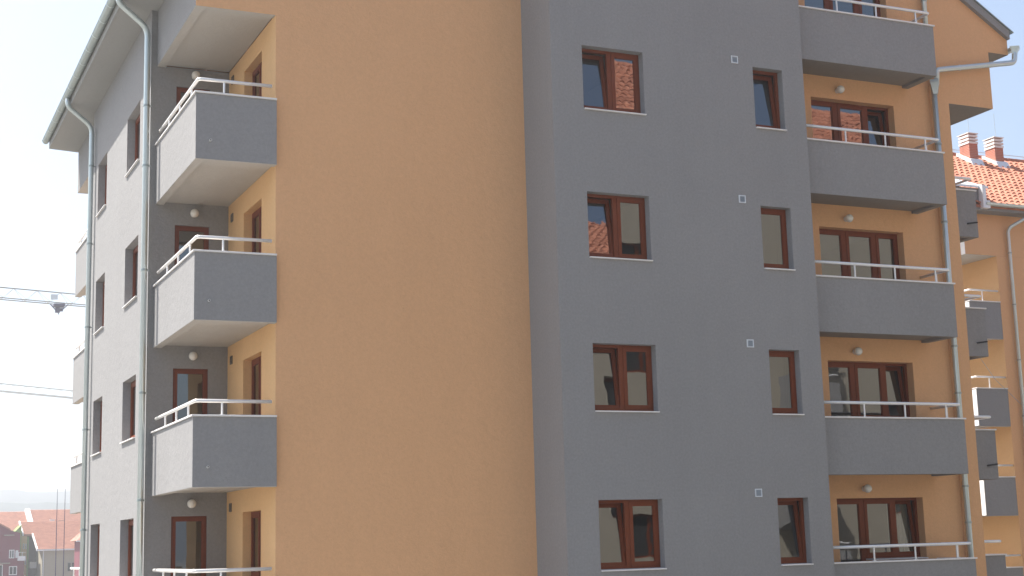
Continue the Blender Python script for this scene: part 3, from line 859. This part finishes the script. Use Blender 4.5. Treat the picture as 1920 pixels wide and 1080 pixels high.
# B: beige gabled house with the long red roof
B = thing('house', (31, 249, -G), 'beige walled house with a yellow stair tower and a long red tiled roof', 'house')
rb = MB(); roof_slab(rb, 25.85, 27.3, 249.0, 3.74, 255, 5.87); roof_slab(rb, 27.3, 37.5, 242.0, 1.27, 255, 5.87)
rb.hexa([(25.85,255,5.62),(37.5,255,5.62),(37.5,267,1.4),(25.85,267,1.4),(25.85,255,5.87),(37.5,255,5.87),(37.5,267,1.65),(25.85,267,1.65)])
rbo = part('roof', rb, 'tilefar', B)
courses(rbo, 27.3, 37.5, 242.0, 1.27, 255, 5.87, 38); courses(rbo, 25.85, 27.3, 249.0, 3.74, 255, 5.87, 18)
vg = MB(); vg.hexa([(27.1,241.9,1.05),(27.3,241.9,1.05),(27.3,249,3.55),(27.1,249,3.55),(27.1,241.9,1.42),(27.3,241.9,1.42),(27.3,249,3.92),(27.1,249,3.92)])
vg.hexa([(25.65,248.9,3.5),(25.85,248.9,3.5),(25.85,255,5.65),(25.65,255,5.65),(25.65,248.9,3.9),(25.85,248.9,3.9),(25.85,255,6.05),(25.65,255,6.05)])
vg.box(27.3, 37.5, 241.85, 242.0, 1.05, 1.30)
part('verge_board', vg, 'white', rbo)
part('wall', MB().box(28.0, 33.45, 242.5, 266.5, -G, 1.05), 'beige', B)
part('wall', MB().box(33.46, 37.3, 243.2, 266.4, -G, 1.05), 'maroon', B, label='maroon bay')
part('wall', MB().box(26.72, 27.99, 250.8, 266, -G, 3.2), 'brown', B, label='dark brown recessed wall')
part('wall', MB().box(25.55, 26.45, 249.3, 266, -G, 3.5), 'yellow', B, label='sand yellow tower')
part('wall', MB().box(26.45, 26.71, 249.25, 250.9, -G, 3.4), 'green', B, label='green corner stripe')
for z in (1.45, -1.0, -3.5):
    for x in (25.80, 26.14):
        small_window(B, x, x+.24, 249.3, z, z+.85, t=.05)
small_window(B, 31.75, 33.1, 242.5, -2.3, -0.75, fm='beigel', t=.16)
part('downpipe', MB().tube([(28.2, 242.4, 1.0), (28.2, 242.4, -G)], .07, 8), 'white', B)
part('balcony', MB().box(26.9, 27.9, 248.5, 250.8, -1.6, -.6), 'white', B)
# A: two higher roofs behind, split by a white party wall
Hh = thing('house', (33, 282, -G), 'taller house with roof vents and a white party wall, behind the beige walled house', 'house')
ra = MB(); roof_slab(ra, 30.5, 42, 272, 3.4, 285, 8.66); ra.hexa([(30.5,285,8.41),(42,285,8.41),(42,298,3.2),(30.5,298,3.2),(30.5,285,8.66),(42,285,8.66),(42,298,3.4),(30.5,298,3.4)])
rao = part('roof', ra, 'tilefar', Hh); courses(rao, 30.5, 42, 272, 3.4, 285, 8.66, 38)
pw = MB(); pw.prism([(271.5, 2.4), (285, 8.0), (285, 8.95), (271.5, 3.6)], 'x', 29.7, 30.5)
part('party_wall', pw, 'white', Hh)
part('wall', MB().box(30.6, 41.8, 272.6, 297, -G, 3.1), 'beige', Hh)
for (x, z) in ((33.4, 6.45), (34.9, 6.2)):
    yv = 272+(z-.3-3.4)/5.26*13
    v_ = part('roof_vent', MB().box(x, x+.75, yv-.3, yv+.6, z-.35, z+.25), 'flash' if x < 34 else 'brown', Hh, bevel=.03)
    part('vent_cap', MB().box(x-.08, x+.83, yv-.4, yv+.7, z+.25, z+.33), 'flash' if x < 34 else 'brown', v_)
Hi = thing('house', (22, 282, -G), 'lower red roofed house left of the white party wall, behind the maroon house', 'house')
ri = MB(); roof_slab(ri, 8, 29.6, 270, 2.2, 285, 8.38); ri.hexa([(8,285,8.1),(29.6,285,8.1),(29.6,298,3),(8,298,3),(8,285,8.38),(29.6,285,8.38),(29.6,298,3.2),(8,298,3.2)])
rio = part('roof', ri, 'tilefar', Hi); courses(rio, 8, 29.6, 270, 2.2, 285, 8.38, 40)
part('wall', MB().box(8.2, 29.4, 270.6, 297, -G, 2.0), 'maroon', Hi)
# maroon house, partly out of frame
Mh = thing('house', (19, 248, -G), 'maroon house with white framed windows and a small balcony, lower left corner of the photo', 'house')
mw = MB(); mw.prism([(13.5, -G), (24.75, -G), (24.75, 3.9), (23.2, 4.35), (20.0, 6.1), (13.5, 6.6)], 'y', 243, 262)
part('wall', mw, 'maroon', Mh)
vg = MB(); vg.hexa([(13.2,242.8,6.62),(20.1,242.8,6.05),(20.1,262,6.05),(13.2,262,6.62),(13.2,242.8,6.85),(20.1,242.8,6.3),(20.1,262,6.3),(13.2,262,6.85)])
vg.hexa([(20.1,242.8,6.05),(23.3,242.8,4.3),(23.3,262,4.3),(20.1,262,6.05),(20.1,242.8,6.3),(23.3,242.8,4.55),(23.3,262,4.55),(20.1,262,6.3)])
part('roof', vg, 'tilefar', Mh)
part('wall', MB().hexa([(23.0,247,-2.2),(25.3,247,-2.2),(25.3,252,-2.2),(23.0,252,-2.2),(23.6,247,3.4),(25.3,247,5.2),(25.3,252,5.2),(23.6,252,3.4)]), 'green', Mh, label='shaded green gable')
for (x0, x1, z0, z1) in ((23.15, 23.95, .05, 1.35), (24.1, 24.5, .1, 1.25), (23.2, 24.4, -2.5, -1.15), (20.9, 22.3, -2.8, -.85)):
    small_window(Mh, x0, x1, 243, z0, z1)
part('canopy', MB().box(22.3, 23.8, 242.3, 243, 3.5, 3.65), 'beigel', Mh)
part('canopy', MB().box(20.5, 23.3, 242.3, 243, -.75, -.6), 'beigel', Mh)
bl = part('balcony', MB().box(24.4, 25.5, 241.9, 243, -.35, .05).box(24.4, 25.5, 241.9, 242.0, .05, .35), 'white', Mh)
part('railing', MB().tube([(24.4, 241.95, .9), (25.5, 241.95, .9)], .04, 6).tube([(24.45, 241.95, .3), (24.45, 241.95, .9)], .04, 6).tube([(25.0, 241.95, .3), (25.0, 241.95, .9)], .04, 6), 'white', bl)
part('wall', MB().box(24.76, 25.45, 243.4, 262, -G, -.35), 'maroon', Mh)
# small pavilion roof peeping out beside the big block
Ph = thing('house', (33.5, 232, -G), 'small maroon house with a red hipped roof, half hidden behind the far corner balconies', 'house')
pr = MB(); pr.add([(31.2,228,2.35),(37,228,2.35),(37,236,2.35),(31.2,236,2.35),(34.1,232,5.2)], [(0,1,4),(1,2,4),(2,3,4),(3,0,4),(0,3,2,1)])
part('roof', pr, 'tilefar', Ph)
part('gutter', MB().box(31.1, 37.1, 227.8, 227.98, 2.2, 2.38), 'white', Ph)
part('wall', MB().box(31.9, 36.5, 228.7, 235.4, -G, 2.3), 'maroon', Ph)
small_window(Ph, 32.6, 33.8, 228.7, -1, .4)

# thin masts
for i, (x, z, lb) in enumerate(((11.16, 3.93, 'thin reddish mast, left one of the pair in front of the red roofs'), (11.60, 3.92, 'thin reddish mast, right one of the pair, nearer the big block'))):
    t = thing('antenna_mast', (x, 90, -G), lb, 'mast', 'thin masts before the far houses')
    part('pole', MB().tube([(x, 90, -G), (x, 90, z-2), (x, 90, z)], [.035, .02, .012], 6), 'craned', t)
    part('base_plate', MB().box(x-.15, x+.15, 89.85, 90.15, -G, -G+.05), 'crane', t)

# ================================================================== CRANES
def crane(name, A0, A1, z, s, label, trolleys, mast_at, hgt=1.15, half=0.55, pitch=2.4, rs=1.0):
    a = Vector((*A0, z)); b = Vector((*A1, z)); d = (b-a).normalized(); pn = Vector((-d.y, d.x, 0))
    C = thing(name, (mast_at.x, mast_at.y, -G), label, 'crane', 'tower cranes behind the block')
    L = (b-a).length; n = int(L/pitch)
    r = .055*rs
    def ch(p, q, r=r): return MB().tube([p, q], r, 6)
    jib = part('jib', ch(a+pn*half, b+pn*half), 'crane', C)
    part('chord', ch(a-pn*half, b-pn*half), 'crane', jib)
    part('chord', ch(a+Vector((0,0,hgt)), b+Vector((0,0,hgt)), r*1.1), 'crane', jib)
    lt = MB()
    for i in range(n):
        p = a+d*(i*L/n); q = a+d*((i+.5)*L/n)+Vector((0,0,hgt)); p2 = a+d*((i+1)*L/n)
        for sgn in (1, -1):
            lt.tube([p+pn*half*sgn, q], r*.3, 5); lt.tube([q, p2+pn*half*sgn], r*.3, 5)
        lt.tube([p+pn*half, p-pn*half], r*.45, 5)
    part('lacing', lt, 'crane', jib, kind='stuff')
    for tp in trolleys:
        c = a+d*tp
        tr = MB()
        tr.box(c.x-.55, c.x+.55, c.y-.6, c.y+.6, c.z-.35, c.z-.08)
        tr.box(c.x-.35, c.x+.10, c.y-.25, c.y+.25, c.z-.95, c.z-.45)
        tr.box(c.x+.14, c.x+.42, c.y-.2, c.y+.2, c.z-.80, c.z-.50)
        tr.tube([(c.x,c.y,c.z-.40),(c.x,c.y,c.z-1.15)], .05, 6)
        tr.tube([(c.x-.85,c.y,c.z-.1),(c.x-.3,c.y,c.z-.7)], .06, 6); tr.tube([(c.x+.95,c.y,c.z-.05),(c.x+.35,c.y,c.z-.65)], .06, 6)
        part('trolley', tr, 'craned', C)
        part('sign_plate', MB().box(c.x-.9, c.x-.2, c.y-.62, c.y-.58, c.z+.3, c.z+.85), 'flash', C)
    mm = MB(); x, y = mast_at.x, mast_at.y; hb = .7
    for sx in (-1, 1):
        for sy in (-1, 1): mm.tube([(x+sx*hb, y+sy*hb, -G), (x+sx*hb, y+sy*hb, z+3)], .09, 6)
    k = int((z+G+2)/1.5)
    for i in range(k):
        z0 = -G+i*1.5
        for (p, q) in (((-1,-1),(1,-1)), ((1,-1),(1,1)), ((1,1),(-1,1)), ((-1,1),(-1,-1))):
            mm.tube([(x+p[0]*hb, y+p[1]*hb, z0), (x+q[0]*hb, y+q[1]*hb, z0+1.5)], .05, 5)
    part('tower', mm, 'crane', C)
    part('cab', MB().box(x-1.1, x+.2, y-1.9, y-.75, z-2.2, z-.3), 'flash', C)
    part('counterweight', MB().box(b.x-1, b.x+1, b.y-.7, b.y+.7, z-1.6, z-.1), 'crane', C)
d1 = Vector((21.68-13.18, 157.82-155.38)).normalized()
s1 = Vector((13.18, 155.38))-d1*22; e1 = s1+d1*64
crane('tower_crane', s1, e1, 26.0, 1, 'higher lattice crane jib with a dark trolley, beside the far corner balconies', (22.2+6.0,), s1+d1*52)
d2 = Vector((33.36-21.11, 252.54-243.58)).normalized()
s2 = Vector((21.11, 243.58))-d2*16; e2 = s2+d2*72
crane('tower_crane', s2, e2, 26.0, 1, 'lower and fainter lattice crane jib below the other one, over the red roofs', (), s2+d2*58, hgt=1.2)

# ================================================================== AIR
hz = MB().box(-3200, 3200, -3200, 3200, -G-1.0, 100)
hm_ = bpy.data.materials.new('pale_air'); hm_.use_nodes = True
hn = hm_.node_tree
for x_ in list(hn.nodes):
    if x_.type != 'OUTPUT_MATERIAL': hn.nodes.remove(x_)
pv = hn.nodes.new('ShaderNodeVolumePrincipled')
pv.inputs['Color'].default_value = (0.95, 0.98, 1.0, 1)
pv.inputs['Density'].default_value = 0.0009
pv.inputs['Anisotropy'].default_value = 0.5
hn.links.new(pv.outputs[0], hn.nodes['Material Output'].inputs['Volume'])
struct('haze', hz, hm_, kind='stuff')
